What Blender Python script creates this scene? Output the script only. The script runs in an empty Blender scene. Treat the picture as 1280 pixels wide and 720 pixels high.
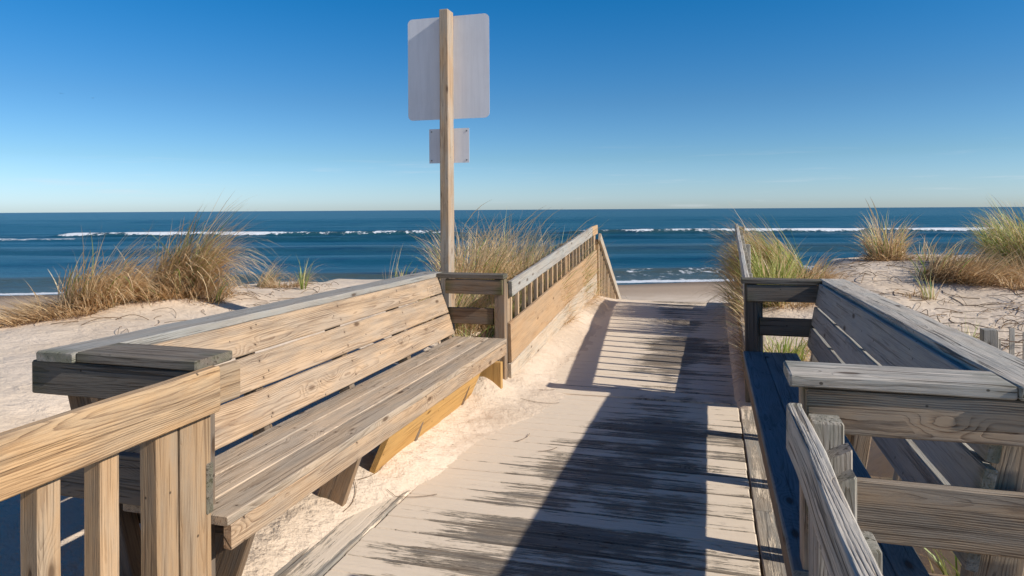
import bpy, math, random
import numpy as np
from mathutils import Vector
random.seed(7)
rng = np.random.default_rng(11)
R = math.radians
scene = bpy.context.scene
col = scene.collection

# ------------------------------------------------------------------ numeric noise and terrain
def _hash(ix, iy, s):
    n = (ix * 374761393 + iy * 668265263 + s * 982451653) & 0xffffffff
    n = ((n ^ (n >> 13)) * 1274126177) & 0xffffffff
    return ((n ^ (n >> 16)) & 0xffff) / 65535.0
def vnoise(x, y, s=0):
    x = np.asarray(x, float); y = np.asarray(y, float)
    x, y = np.broadcast_arrays(x, y)
    ix = np.floor(x).astype(np.int64); iy = np.floor(y).astype(np.int64)
    fx = x - ix; fy = y - iy
    fx = fx * fx * (3 - 2 * fx); fy = fy * fy * (3 - 2 * fy)
    a = _hash(ix, iy, s); b = _hash(ix + 1, iy, s); c = _hash(ix, iy + 1, s); d = _hash(ix + 1, iy + 1, s)
    return (a * (1 - fx) + b * fx) * (1 - fy) + (c * (1 - fx) + d * fx) * fy
def fbm(x, y, s=0, o=4):
    t = 0.0; a = 0.5
    for i in range(o):
        t = t + a * (vnoise(x, y, s + i * 17) - 0.5); x = x * 2.03; y = y * 2.03; a *= 0.5
    return t
def ss(a, b, x):
    t = np.clip((x - a) / (b - a), 0, 1); return t * t * (3 - 2 * t)
def ramp_z(y):
    return np.clip((y - 5.9) * 0.04, 0, 0.2)
def terrain(x, y):
    x = np.asarray(x, float); y = np.asarray(y, float)
    x, y = np.broadcast_arrays(x, y)
    # distance along the view of the shore and the beach plane far below the dunes
    sD = y * 0.962 - x * 0.274
    lat = x * 0.962 + y * 0.274
    sp = sD - 0.13 * np.clip(lat, -60, 60)
    beach = -2.0 - 0.02 * np.clip(sp, -20, 300) + 0.05 * fbm(x * .15, y * .15, 5)
    # left dune
    n1 = fbm(x * .45, y * .45, 1); n2 = fbm(x * 1.6, y * 1.6, 2, 3)
    hl = 0.09 + 0.31 * ss(-2.7, -4.4, x) + 0.16 * n1 + 0.05 * n2
    hl = hl + 0.10 * ss(5.5, 8.5, y) * ss(-2.7, -3.6, x) - 0.12 * ss(8.8, 11, y) + 0.42 * np.exp(-((x + 3.0) / .9) ** 2 - ((y - 8.6) / 1.8) ** 2)
    hl = hl + 0.17 * np.exp(-((x + 6.1) / 1.1) ** 2 - ((y - 6.6) / 1.2) ** 2) + 0.05 * ss(-3.6, -5.4, x) * ss(7, 4, y)
    edge_l = np.maximum(ss(-6.6, -10.5, x + 0.7 * n1), ss(11.0, 15.5, y + 2 * n1))
    # right dune
    hr = 0.18 + 0.30 * ss(0.9, 1.9, x) + 0.30 * ss(6.0, 10.5, y) + 0.16 * n1 + 0.07 * n2
    hr = hr + 0.16 * np.exp(-((x - 1.0) / .7) ** 2 - ((y - 9.0) / 1.6) ** 2)
    hr = hr + 0.20 * ss(3.5, 8, x)
    hr = hr + 0.07 * ss(1.2, 3.0, x) * ss(8.0, 10.5, y)
    edge_r = np.maximum(ss(11.6, 15.5, y + 2 * n1 - 0.15 * x), ss(14, 25, x))
    L = hl * (1 - edge_l) + beach * edge_l
    Rr = hr * (1 - edge_r) + beach * edge_r
    t = ss(-1.9, 0.5, x)
    side = L * (1 - t) + Rr * t
    # corridor under the walkway
    lump = 0.030 * fbm(x * 4, y * 4, 9) + 0.010 * fbm(x * 14, y * 14, 11, 3)
    dz = ramp_z(y)
    base = dz - 0.16
    # drift along the left side of the deck
    foot = ss(2.4, 3.9, y)
    wob = 0.22 * fbm(x * 0 + 3, y * 1.3, 21)
    e = -1.90 + 0.78 * np.clip((y - 3.2) / 2.7, 0, 1) + wob * .8
    drift = 0.022 * ss(0.0, -0.30, x - e) + (0.04 + 0.06 * foot) * ss(-1.66, -2.0, x) - 0.055 * ss(-0.08, 0.22, x - e) + 0.02 * ss(4.6, 5.6, y) * ss(-1.2, -1.8, x)
    drift = drift + 0.13 * np.exp(-((x + 1.80) / .16) ** 2 - ((y - 5.62) / .28) ** 2) + 0.05 * np.exp(-((x + 1.75) / .18) ** 2 - ((y - 3.9) / .4) ** 2)
    rampd = dz + 0.085 * ss(-1.38 + wob, -1.74, x) * (1 - 0.35 * ss(8, 10.8, y)) - 0.03 * ss(-1.35 + wob, -1.1 + wob, x) + 0.002
    r_in = ss(5.75, 6.1, y)
    dl = drift * (1 - r_in) + rampd * r_in
    dl = dl + lump * (0.35 + 0.65 * ss(-1.2, -1.7, x)) * (1 - r_in * .6)
    tin = ss(-1.15, -0.8, x)          # fade into the low ground under the boards
    corr = dl * (1 - tin) + base * tin
    corr = np.where(y > 10.85, np.minimum(corr, dz + 0.02 - (y - 10.85) * 0.9), corr)
    # right side of the ramp: a little sand by the panel
    corr = np.where(x > -0.4, base + (dz + 0.05 + 0.4 * lump - base) * ss(0.02, 0.26, x) * ss(5.4, 6.0, y) * (1 - ss(10.5, 10.8, y)) - np.clip(y - 10.85, 0, 9) * .9, corr)
    wl = ss(-2.65, -2.05, x) * np.where(y > 5.9, ss(-1.80, -1.735, x), 1)
    wr = 1 - np.where(y > 5.9, ss(0.30, 0.5, x), ss(0.5, 1.15, x))
    w = wl * wr * (1 - ss(11.3, 11.7, y))
    side = np.where((y > 10.9) & (y < 20), side * (1 - ss(11, 11.6, y) * ss(-2.6, -1.8, x) * (1 - ss(.8, 1.8, x))) + np.minimum(side, 0.1 - (y - 11.0) * 0.55) * ss(11, 11.6, y) * ss(-2.6, -1.8, x) * (1 - ss(.8, 1.8, x)), side)
    side = np.maximum(side, beach - 0.0)
    return side * (1 - w) + corr * w

# ------------------------------------------------------------------ object helpers
def tag(o, label=None, cat=None, group=None, kind=None):
    if label: o['label'] = label
    if cat: o['category'] = cat
    if group: o['group'] = group
    if kind: o['kind'] = kind
    return o

def thing(name, loc, label, cat, group=None):
    o = bpy.data.objects.new(name, None)
    o.empty_display_size = 0.2
    o.location = loc
    col.objects.link(o)
    return tag(o, label, cat, group)

def wloc(o):
    v = Vector((0, 0, 0))
    while o is not None:
        v += o.location; o = o.parent
    return v

def link_mesh(name, verts, faces, mat, parent=None, attrs=None, smooth=False, origin=None):
    me = bpy.data.meshes.new(name)
    V = np.array(verts, dtype=float)
    if parent is not None:
        off = np.array(wloc(parent))
    else:
        off = np.array(origin if origin is not None else (0, 0, 0), float)
    V = V - off
    me.from_pydata(V.tolist(), [], faces)
    if attrs:
        for k, (typ, data) in attrs.items():
            at = me.attributes.new(k, typ, 'POINT')
            if typ == 'FLOAT':
                at.data.foreach_set('value', np.asarray(data, dtype=np.float32).ravel())
            else:
                at.data.foreach_set('vector', np.asarray(data, dtype=np.float32).ravel())
    me.materials.append(mat)
    if smooth:
        me.polygons.foreach_set('use_smooth', [True] * len(me.polygons))
    me.update()
    o = bpy.data.objects.new(name, me)
    if parent is None and origin is not None: o.location = origin
    col.objects.link(o)
    if parent is not None: o.parent = parent
    return o

class Wood:
    """Collects sawn boards; every board carries its own grain coordinates."""
    def __init__(s):
        s.v = []; s.f = []; s.bc = []; s.pi = []; s.end = []
    def board(s, a, b, w, t, n, wob=0.0012, cut=None, ch=0.005, w1=None):
        a = Vector(a); b = Vector(b); n = Vector(n)
        d = (b - a); L = d.length; d.normalize()
        sd = n.cross(d).normalized(); n = d.cross(sd).normalized()
        seed = random.uniform(0, 60); rv = random.random()
        py = random.uniform(-.45, .45) * w; pz = random.choice((-1, 1)) * random.uniform(.02, .085)
        nseg = max(2, int(L / .22))
        us = [0, .006] + [L * i / nseg for i in range(1, nseg)] + [L - .006, L]
        c = min(ch, t * .3, w * .3)
        prof = [(-w/2+c, -t/2), (w/2-c, -t/2), (w/2, -t/2+c), (w/2, t/2-c), (w/2-c, t/2), (-w/2+c, t/2), (-w/2, t/2-c), (-w/2, -t/2+c)]
        base = len(s.v)
        for i, u in enumerate(us):
            ins = .0025 if i in (0, len(us) - 1) else 0
            jx = random.uniform(-wob, wob); jz = random.uniform(-wob, wob)
            ws = 1 + ((w1 / w if w1 else 1) - 1) * u / L
            for (y, z) in prof:
                y = y * ws
                yy = y * (1 - ins / (w / 2)) + jx + random.uniform(-wob, wob) * .5
                zz = z * (1 - ins / (t / 2)) + jz + random.uniform(-wob, wob) * .5
                uu = u
                if cut: uu = u + cut * (yy + w / 2) * (1 if i >= len(us) - 2 else 0)
                p = a + d * uu + sd * yy + n * zz
                s.v.append(p); s.bc.append((uu + seed, y, z)); s.pi.append((py, pz, rv))
                e = min(u, L - u); s.end.append(max(0, 1 - e / .12))
        m = len(prof)
        for i in range(len(us) - 1):
            for k in range(m):
                k2 = (k + 1) % m
                s.f.append((base + i*m + k, base + i*m + k2, base + (i+1)*m + k2, base + (i+1)*m + k))
        s.f.append(tuple(base + k for k in reversed(range(m))))
        e0 = base + (len(us) - 1) * m
        s.f.append(tuple(e0 + k for k in range(m)))
        return s
    def build(s, name, mat, parent=None, label=None, **k):
        o = link_mesh(name, s.v, s.f, mat, parent, {'bc': ('FLOAT_VECTOR', s.bc), 'pith': ('FLOAT_VECTOR', s.pi), 'ends': ('FLOAT', s.end)}, **k)
        if label: o['label'] = label
        return o

def one(name, mat, parent, a, b, w, t, n, label=None, **k):
    return Wood().board(a, b, w, t, n, **k).build(name, mat, parent, label)

# ------------------------------------------------------------------ node helpers
class NT:
    def __init__(s, tree): s.t = tree; s.n = tree.nodes; s.l = tree.links
    def put(s, sock, val):
        if val is None: return
        if hasattr(val, 'is_output') or isinstance(val, bpy.types.NodeSocket): s.l.new(val, sock)
        else:
            try: sock.default_value = val
            except Exception: sock.default_value = (*val, 1.0) if len(val) == 3 else val
    def math(s, op, a, b=None, c=None, clamp=False):
        n = s.n.new('ShaderNodeMath'); n.operation = op; n.use_clamp = clamp
        s.put(n.inputs[0], a); s.put(n.inputs[1], b)
        if c is not None: s.put(n.inputs[2], c)
        return n.outputs[0]
    def vm(s, op, a, b=None):
        n = s.n.new('ShaderNodeVectorMath'); n.operation = op
        s.put(n.inputs[0], a); s.put(n.inputs[1], b)
        return n.outputs['Value'] if op in ('LENGTH', 'DOT_PRODUCT', 'DISTANCE') else n.outputs[0]
    def noise(s, vec, scale=1, detail=2, rough=.5, dist=0.0):
        n = s.n.new('ShaderNodeTexNoise'); s.put(n.inputs['Vector'], vec)
        n.inputs['Scale'].default_value = scale; n.inputs['Detail'].default_value = detail
        n.inputs['Roughness'].default_value = rough; n.inputs['Distortion'].default_value = dist
        return n.outputs['Fac']
    def vor(s, vec, scale=1, feat='F1', rnd=1):
        n = s.n.new('ShaderNodeTexVoronoi'); n.feature = feat; s.put(n.inputs['Vector'], vec)
        n.inputs['Scale'].default_value = scale; n.inputs['Randomness'].default_value = rnd
        return n
    def sep(s, v):
        n = s.n.new('ShaderNodeSeparateXYZ'); s.put(n.inputs[0], v); return n.outputs
    def comb(s, x=0, y=0, z=0):
        n = s.n.new('ShaderNodeCombineXYZ')
        for i, q in enumerate((x, y, z)): s.put(n.inputs[i], q)
        return n.outputs[0]
    def ramp(s, v, lo, hi, a=0.0, b=1.0):
        n = s.n.new('ShaderNodeMapRange'); n.interpolation_type = 'SMOOTHSTEP'
        s.put(n.inputs[0], v); n.inputs[1].default_value = lo; n.inputs[2].default_value = hi
        n.inputs[3].default_value = a; n.inputs[4].default_value = b
        return n.outputs[0]
    def mix(s, f, a, b, mode='MIX'):
        n = s.n.new('ShaderNodeMix'); n.data_type = 'RGBA'; n.blend_type = mode
        s.put(n.inputs[0], f); s.put(n.inputs[6], a); s.put(n.inputs[7], b)
        return n.outputs[2]
    def attr(s, name):
        n = s.n.new('ShaderNodeAttribute'); n.attribute_name = name; return n
    def bump(s, h, strength, dist, normal=None):
        n = s.n.new('ShaderNodeBump'); n.inputs['Strength'].default_value = strength; n.inputs['Distance'].default_value = dist
        s.put(n.inputs['Height'], h)
        if normal is not None: s.put(n.inputs['Normal'], normal)
        return n.outputs[0]

def new_mat(name):
    m = bpy.data.materials.new(name); m.use_nodes = True
    t = NT(m.node_tree); t.n.clear()
    out = t.n.new('ShaderNodeOutputMaterial')
    return m, t, out

def princ(t, out, color, rough=.8, normal=None, spec=.25):
    p = t.n.new('ShaderNodeBsdfPrincipled')
    t.put(p.inputs['Base Color'], color); t.put(p.inputs['Roughness'], rough)
    p.inputs['Specular IOR Level'].default_value = spec
    if normal is not None: t.put(p.inputs['Normal'], normal)
    t.l.new(p.outputs[0], out.inputs[0])
    return p

SAND = (0.60, 0.485, 0.365)

def wood(name, light, dark, grey=(.33, .31, .29), greyf=.35, contrast=.6, moss=0.0, ring=.0075, sand=0.0, bumpd=.0022, crack=.5, knots=.42, nails=None, sandb=0.0):
    m, t, out = new_mat(name)
    bc = t.attr('bc').outputs['Vector']; pi = t.attr('pith').outputs['Vector']; ends = t.attr('ends').outputs['Fac']
    x, y, z = t.sep(bc); px, pz, rv = t.sep(pi)
    # knots
    yz = t.math('ADD', y, t.math('MULTIPLY', z, 1.2))
    kv = t.comb(t.math('MULTIPLY', x, 4.0), t.math('MULTIPLY', yz, 11), t.math('MULTIPLY', rv, 37))
    kn = t.vor(kv, 1.0)
    kr, kg, kb = t.sep(kn.outputs['Color'])
    ksel = t.ramp(kr, knots + .24, knots + .26)
    kd = kn.outputs['Distance']
    kcore = t.math('MULTIPLY', t.ramp(kd, .15, .09), ksel)
    kfield = t.math('MULTIPLY', t.ramp(kd, .62, .05), ksel)
    # rings around the pith
    nl = t.noise(t.comb(t.math('MULTIPLY', x, .8), t.math('MULTIPLY', y, 4), t.math('MULTIPLY', z, 4)), 1, 2)
    nl2 = t.noise(t.comb(t.math('MULTIPLY', x, .7), t.math('MULTIPLY', y, 4), t.math('ADD', t.math('MULTIPLY', z, 4), 9.3)), 1, 2)
    yy = t.math('ADD', t.math('ADD', y, px), t.math('MULTIPLY', t.math('SUBTRACT', nl, .5), .09))
    zz = t.math('ADD', t.math('ADD', z, pz), t.math('MULTIPLY', t.math('SUBTRACT', nl2, .5), .10))
    rad = t.vm('LENGTH', t.comb(0, yy, zz))
    wv = t.noise(t.comb(t.math('MULTIPLY', x, 9), t.math('MULTIPLY', y, 45), t.math('MULTIPLY', z, 45)), 1, 3, .6)
    rad = t.math('ADD', rad, t.math('ADD', t.math('MULTIPLY', kfield, .030), t.math('MULTIPLY', t.math('SUBTRACT', wv, .5), .006)))
    ph = t.math('FRACT', t.math('DIVIDE', rad, ring))
    rings = t.math('SUBTRACT', t.math('POWER', ph, 2.4), t.ramp(ph, .90, 1.0))     # pale early wood, thin dark late wood line
    fib = t.noise(t.comb(t.math('MULTIPLY', x, 5), t.math('MULTIPLY', y, 170), t.math('MULTIPLY', z, 170)), 1, 4, .7)
    streak = t.noise(t.comb(t.math('MULTIPLY', x, 1.4), t.math('MULTIPLY', y, 38), t.math('MULTIPLY', z, 38)), 1, 3, .6)
    patch = t.noise(t.comb(t.math('MULTIPLY', x, 2.5), t.math('MULTIPLY', y, 9), t.math('MULTIPLY', z, 9)), 1, 4, .62)
    rm_ = t.noise(t.comb(t.math('MULTIPLY', x, 2.2), t.math('MULTIPLY', y, 22), t.math('MULTIPLY', z, 22)), 1, 3, .6)
    f = t.math('MULTIPLY', rings, t.math('MULTIPLY', t.ramp(rm_, .30, .66, .3, 1.15), contrast))
    f = t.math('ADD', f, t.math('MULTIPLY', t.math('SUBTRACT', fib, .5), 1.5))
    f = t.math('ADD', f, t.math('MULTIPLY', t.math('SUBTRACT', streak, .5), 1.3), clamp=True)
    c = t.mix(f, light, dark)
    stain = t.noise(t.comb(t.math('MULTIPLY', x, 1.6), t.math('MULTIPLY', y, 16), t.math('ADD', rv, t.math('MULTIPLY', z, 16))), 1, 5, .7)
    c = t.mix(t.math('MULTIPLY', t.ramp(stain, .50, .72), .45), c, tuple(q * .75 for q in dark))
    c = t.mix(t.math('MULTIPLY', t.ramp(stain, .45, .28), .35), c, tuple(min(.85, q * 1.25) for q in light))
    gf = t.math('MULTIPLY', t.ramp(t.math('ADD', patch, t.math('MULTIPLY', streak, .35)), .52, .82), greyf * 1.6, clamp=True)
    gcol = t.mix(t.math('MULTIPLY', f, .8), grey, tuple(q * .45 for q in grey))
    c = t.mix(gf, c, gcol)
    # per board tone
    tone = t.math('ADD', .78, t.math('MULTIPLY', rv, .36))
    c = t.mix(1.0, c, t.comb(tone, tone, t.math('MULTIPLY', tone, t.math('ADD', .95, t.math('MULTIPLY', kb, .0)))), 'MULTIPLY')
    # knots, nails, cracks
    c = t.mix(t.math('MULTIPLY', t.ramp(kd, .24, .1), t.math('MULTIPLY', ksel, .55)), c, tuple(q * .55 for q in dark))
    c = t.mix(t.math('MULTIPLY', kcore, .62), c, (.09, .05, .028))
    nv = t.vor(t.comb(t.math('MULTIPLY', x, 2.6), t.math('MULTIPLY', yz, 14), t.math('MULTIPLY', rv, 91)), 1.0)
    nd = t.vm('LENGTH', t.vm('MULTIPLY', t.vm('SUBTRACT', t.comb(t.math('MULTIPLY', x, 2.6), t.math('MULTIPLY', yz, 14), t.math('MULTIPLY', rv, 91)), nv.outputs['Position']), (1 / 2.6, 1 / 14, 0.02)))
    nr = t.sep(nv.outputs['Color'])[1]
    nail = t.math('MULTIPLY', t.ramp(nd, .0075, .004), t.ramp(nr, .35, .37))
    c = t.mix(t.math('MULTIPLY', nail, .8), c, (.03, .022, .016))
    if nails:
        ax, n0, nsp, noff = nails
        gW = t.sep(t.n.new('ShaderNodeNewGeometry').outputs['Position'])[ax]
        fr = t.math('DIVIDE', t.math('SUBTRACT', gW, n0 - nsp / 2), nsp)
        fr = t.math('MULTIPLY', t.math('SUBTRACT', t.math('FRACT', fr), .5), nsp)
        fr = t.math('ADD', fr, t.math('MULTIPLY', t.math('SUBTRACT', rv, .5), .02))
        dn = t.vm('LENGTH', t.comb(fr, t.math('SUBTRACT', t.math('ABSOLUTE', y), noff), 0))
        c = t.mix(t.math('MULTIPLY', t.ramp(dn, .0065, .0045), .85), c, (.035, .024, .018))
        c = t.mix(t.math('MULTIPLY', t.ramp(dn, .022, .004), .3), c, (.12, .07, .04))
    cr = t.noise(t.comb(t.math('MULTIPLY', x, 1.6), t.math('MULTIPLY', y, 75), t.math('MULTIPLY', z, 75)), 1, 2, .5)
    crack_m = t.math('MULTIPLY', t.ramp(cr, .60, .655), crack)
    c = t.mix(t.math('MULTIPLY', crack_m, .8), c, tuple(q * .45 for q in dark))
    if moss > 0:
        mf = t.math('MULTIPLY', t.math('MULTIPLY', t.ramp(ends, .55, 1), moss), t.ramp(patch, .38, .6), clamp=True)
        c = t.mix(mf, c, (.085, .09, .018))
    h = t.math('SUBTRACT', t.math('MULTIPLY', f, -1), t.math('MULTIPLY', crack_m, 2.0))
    h = t.math('SUBTRACT', h, t.math('MULTIPLY', kcore, .8))
    if sand != 0:
        geo = t.n.new('ShaderNodeNewGeometry'); P = geo.outputs['Position']
        X, Y, Z = t.sep(P)
        big = t.noise(P, 1.1, 3, .55)
        # sand lies in streaks along the planks and thickens to the left side
        st = t.noise(t.comb(t.math('MULTIPLY', x, 1.3), t.math('MULTIPLY', y, 26), t.math('MULTIPLY', rv, 40)), 1, 6, .72, .3)
        fine = t.noise(t.comb(t.math('MULTIPLY', x, 9), t.math('MULTIPLY', y, 95), rv), 1, 4, .75)
        blot = t.noise(P, 4.5, 5, .65)
        ctr = lambda v, k: t.math('MULTIPLY', t.math('SUBTRACT', v, .5), k)
        a = t.math('ADD', t.math('ADD', ctr(big, 2.6), ctr(st, 3.0)), t.math('ADD', ctr(fine, 1.9), ctr(blot, 1.3)))
        a = t.math('ADD', a, ctr(rv, .75))
        mr = t.n.new('ShaderNodeMapRange'); t.put(mr.inputs[0], Y)
        mr.inputs[1].default_value = 3.2; mr.inputs[2].default_value = 5.9; mr.inputs[3].default_value = -1.90; mr.inputs[4].default_value = -1.12
        dd = t.math('SUBTRACT', X, mr.outputs[0])
        a = t.math('ADD', a, t.math('ADD', t.ramp(dd, .75, .05, 0, 1.1), t.math('MULTIPLY', t.ramp(X, -.55, -1.35, 0, .35), t.ramp(Y, 3.0, 4.0, -.3, 1))))
        a = t.math('ADD', a, t.math('ADD', t.ramp(X, -.30, .0, 0, .50), sand))
        a = t.math('ADD', a, t.ramp(Y, 5.85, 6.1, 0, -.12))
        gap = t.ramp(t.math('ABSOLUTE', y), .055, .0695)
        a = t.math('SUBTRACT', a, t.math('MULTIPLY', gap, .55))
        a = t.math('SUBTRACT', a, t.math('MULTIPLY', f, .45))
        sm = t.ramp(a, -.20, .24)
        smn = t.ramp(a, -.6, .1)
        grain = t.noise(P, 320, 2, .7)
        scol = t.mix(grain, (.76, .62, .46), (.90, .76, .58))
        c = t.mix(t.math('ADD', t.math('MULTIPLY', sm, .78), t.math('MULTIPLY', smn, .20)), c, scol)
        h = t.math('ADD', t.math('MULTIPLY', h, t.math('SUBTRACT', 1, t.math('MULTIPLY', sm, .9))), t.math('MULTIPLY', sm, t.math('ADD', 1.3, t.math('MULTIPLY', st, 3))))
    nrm = t.bump(h, .9, bumpd)
    princ(t, out, c, .82, nrm, .18)
    return m

M = {}
M['bench_l'] = wood('weathered_tan_wood', (.60, .42, .275), (.26, .15, .085), (.45, .37, .30), .34, 1.0, crack=.3, knots=.22, nails=(1, 2.29, .8925, .045))
M['seat_l'] = wood('weathered_pale_wood', (.60, .46, .335), (.26, .17, .105), (.47, .40, .33), .4, .85, nails=(1, 2.29, .8925, .045))
M['rail_l'] = wood('golden_brown_wood', (.56, .35, .185), (.18, .08, .035), (.42, .36, .28), .22, .85, ring=.0075)
M['post_l'] = wood('warm_post_wood', (.53, .345, .20), (.26, .14, .065), (.45, .38, .30), .3, .55)
M['dark'] = wood('dark_brown_wood', (.215, .175, .14), (.07, .05, .037), (.20, .185, .165), .5, .9, moss=.35, crack=.7)  # dark brown boards with mossy ends
M['end_dark'] = wood('brown_frame_wood', (.30, .20, .125), (.13, .075, .045), (.22, .19, .165), .45, .6, moss=.7)  # mid brown boards with mossy ends
M['fresh'] = wood('fresh_orange_wood', (.62, .36, .17), (.44, .21, .08), (.50, .33, .2), .15, .45)
M['riser'] = wood('new_yellow_wood', (.68, .41, .15), (.46, .22, .055), (.5, .36, .2), .1, .5, ring=.012)
M['grey'] = wood('silver_grey_wood', (.58, .51, .44), (.13, .095, .07), (.44, .42, .39), .5, .95, moss=.3, crack=.85, bumpd=.0035)
M['grey_rail'] = wood('pale_weathered_wood', (.47, .42, .37), (.25, .20, .16), (.45, .43, .40), .7, .6, moss=.5)
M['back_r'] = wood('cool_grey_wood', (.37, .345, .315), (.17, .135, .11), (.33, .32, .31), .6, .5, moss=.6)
M['seat_r'] = wood('blue_shade_wood', (.205, .235, .25), (.06, .08, .095), (.24, .27, .29), .5, .8)  # cool blue of the shade put into the seat colour
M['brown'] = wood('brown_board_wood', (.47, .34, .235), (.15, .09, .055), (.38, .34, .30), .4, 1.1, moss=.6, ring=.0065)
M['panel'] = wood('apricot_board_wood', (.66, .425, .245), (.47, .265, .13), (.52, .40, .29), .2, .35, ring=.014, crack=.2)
M['panel_low'] = wood('pale_board_wood', (.62, .49, .37), (.44, .31, .21), (.54, .47, .39), .5, .45)
M['deck'] = wood('sandy_deck_wood', (.36, .285, .215), (.115, .08, .056), (.30, .265, .23), .6, .75, sand=.10, bumpd=.003, nails=(0, -1.60, .88, .038))
M['border'] = wood('border_board_wood', (.40, .33, .26), (.22, .16, .115), (.38, .35, .31), .6, .5, sand=-.55)
M['sign_post'] = wood('sign_post_wood', (.46, .32, .21), (.25, .145, .085), (.42, .37, .32), .45, .55)
M['picket'] = wood('grey_picket_wood', (.50, .46, .41), (.2, .165, .13), (.45, .43, .40), .6, .7)

def sand_mat():
    m, t, out = new_mat('beach_sand')
    geo = t.n.new('ShaderNodeNewGeometry'); P = geo.outputs['Position']
    X, Y, Z = t.sep(P)
    n1 = t.noise(P, .9, 4, .6); n2 = t.noise(P, 14, 4, .65); n3 = t.noise(P, 240, 2, .7)
    c = t.mix(t.ramp(n1, .3, .72), (.70, .56, .41), (.86, .71, .545))
    c = t.mix(t.math('MULTIPLY', t.ramp(n2, .55, .8), .35), c, (.40, .30, .21))
    c = t.mix(t.math('MULTIPLY', t.math('SUBTRACT', n3, .35), .4, clamp=True), c, (.42, .31, .21))
    c = t.mix(t.math('MULTIPLY', t.attr('lumpy').outputs['Fac'], .75), c, (.60, .475, .355))
    # scattered dark bits of wrack
    v = t.vor(t.comb(t.math('MULTIPLY', X, 9), t.math('MULTIPLY', Y, 9), 0), 1)
    c = t.mix(t.math('MULTIPLY', t.ramp(v.outputs['Distance'], .10, .04), t.math('MULTIPLY', t.ramp(t.sep(v.outputs['Color'])[0], .8, .82), .6)), c, (.13, .08, .045))
    # damp sand close to the sea
    wet = t.attr('wet').outputs['Fac']
    c = t.mix(t.ramp(wet, .15, .7), c, (.47, .35, .245))
    c = t.mix(t.ramp(wet, .8, 1.0), c, (.22, .165, .12))
    rip = t.noise(t.comb(t.math('MULTIPLY', X, 3.5), t.math('MULTIPLY', Y, 7), 0), 1, 4, .6, .6)
    lump = t.noise(P, 9, 5, .62)
    near = t.attr('lumpy').outputs['Fac']
    h = t.math('ADD', t.math('MULTIPLY', rip, 1.0), t.math('MULTIPLY', t.math('MULTIPLY', lump, near), 3.2))
    h = t.math('ADD', h, t.math('MULTIPLY', n2, .35))
    h = t.math('ADD', h, t.math('MULTIPLY', n3, .03))
    princ(t, out, c, .95, t.bump(h, 1.0, .035), .1)
    return m
M['sand'] = sand_mat()

def grass_mat():
    m, t, out = new_mat('dune_grass')
    g = t.attr('tone').outputs['Fac']; s = t.attr('along').outputs['Fac']
    cr = t.n.new('ShaderNodeValToRGB'); t.put(cr.inputs[0], g)
    e = cr.color_ramp.elements
    e[0].position = 0; e[0].color = (.30, .19, .09, 1)
    e[1].position = 1; e[1].color = (.12, .26, .03, 1)
    for p, c in ((.18, (.58, .39, .20)), (.38, (.86, .64, .385)), (.55, (.90, .73, .44)), (.72, (.56, .60, .18)), (.86, (.25, .36, .06))):
        q = cr.color_ramp.elements.new(p); q.color = (*c, 1)
    c = t.mix(t.ramp(s, .45, .0, 0, .45), cr.outputs[0], (.25, .165, .08))
    c = t.mix(t.ramp(s, .7, 1.0, 0, .4), c, (.60, .45, .25))
    d = t.n.new('ShaderNodeBsdfDiffuse'); t.put(d.inputs[0], c)
    tr = t.n.new('ShaderNodeBsdfTranslucent'); t.put(tr.inputs[0], c)
    gl = t.n.new('ShaderNodeBsdfGlossy'); gl.inputs['Roughness'].default_value = .45; t.put(gl.inputs[0], (.9, .85, .7, 1))
    mx = t.n.new('ShaderNodeMixShader'); mx.inputs[0].default_value = .42
    t.l.new(d.outputs[0], mx.inputs[1]); t.l.new(tr.outputs[0], mx.inputs[2])
    m2 = t.n.new('ShaderNodeMixShader'); m2.inputs[0].default_value = .05
    t.l.new(mx.outputs[0], m2.inputs[1]); t.l.new(gl.outputs[0], m2.inputs[2])
    t.l.new(m2.outputs[0], out.inputs[0])
    return m
M['grass'] = grass_mat()

def plain(name, c, rough=.5, metal=0, spec=.4, var=.1, scale=8):
    m, t, out = new_mat(name)
    tc = t.n.new('ShaderNodeTexCoord')
    n = t.noise(tc.outputs['Object'], scale, 4, .6)
    cc = t.mix(n, tuple(q * (1 - var) for q in c), tuple(min(1, q * (1 + var)) for q in c))
    p = princ(t, out, cc, rough, None, spec); p.inputs['Metallic'].default_value = metal
    return m
M['alu'] = plain('brushed_sign_metal', (.82, .80, .79), .45, .0, .5, .12, 5)
def plate_mat():
    m, t, out = new_mat('weathered_sign_metal')
    tc = t.n.new('ShaderNodeTexCoord'); X, Y, Z = t.sep(tc.outputs['Object'])
    st = t.noise(t.comb(t.math('MULTIPLY', X, 16), 0, t.math('MULTIPLY', Z, 1.2)), 1, 5, .65)
    bl = t.noise(tc.outputs['Object'], 3, 4, .6); sc = t.noise(t.comb(t.math('MULTIPLY', X, 60), 0, t.math('MULTIPLY', Z, 6)), 1, 3, .7, 1.5)
    c = t.mix(t.ramp(st, .35, .7), (.82, .83, .86), (.74, .75, .78))
    c = t.mix(t.math('MULTIPLY', t.ramp(bl, .45, .7), .35), c, (.68, .68, .70))
    c = t.mix(t.math('MULTIPLY', t.ramp(sc, .66, .72), .5), c, (.93, .92, .90))
    princ(t, out, c, t.math('ADD', .35, t.math('MULTIPLY', bl, .3)), None, .5)
    return m
M['alu'] = plate_mat()
M['bolt'] = plain('galvanised_bolt', (.30, .29, .28), .4, .8)
M['wire'] = plain('rusty_wire', (.16, .11, .08), .6, .5)
M['gull'] = plain('gull_feathers', (.16, .15, .15), .8)
M['twig'] = plain('dry_twigs', (.20, .13, .075), .9, 0, .1, .4, 2)

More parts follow.
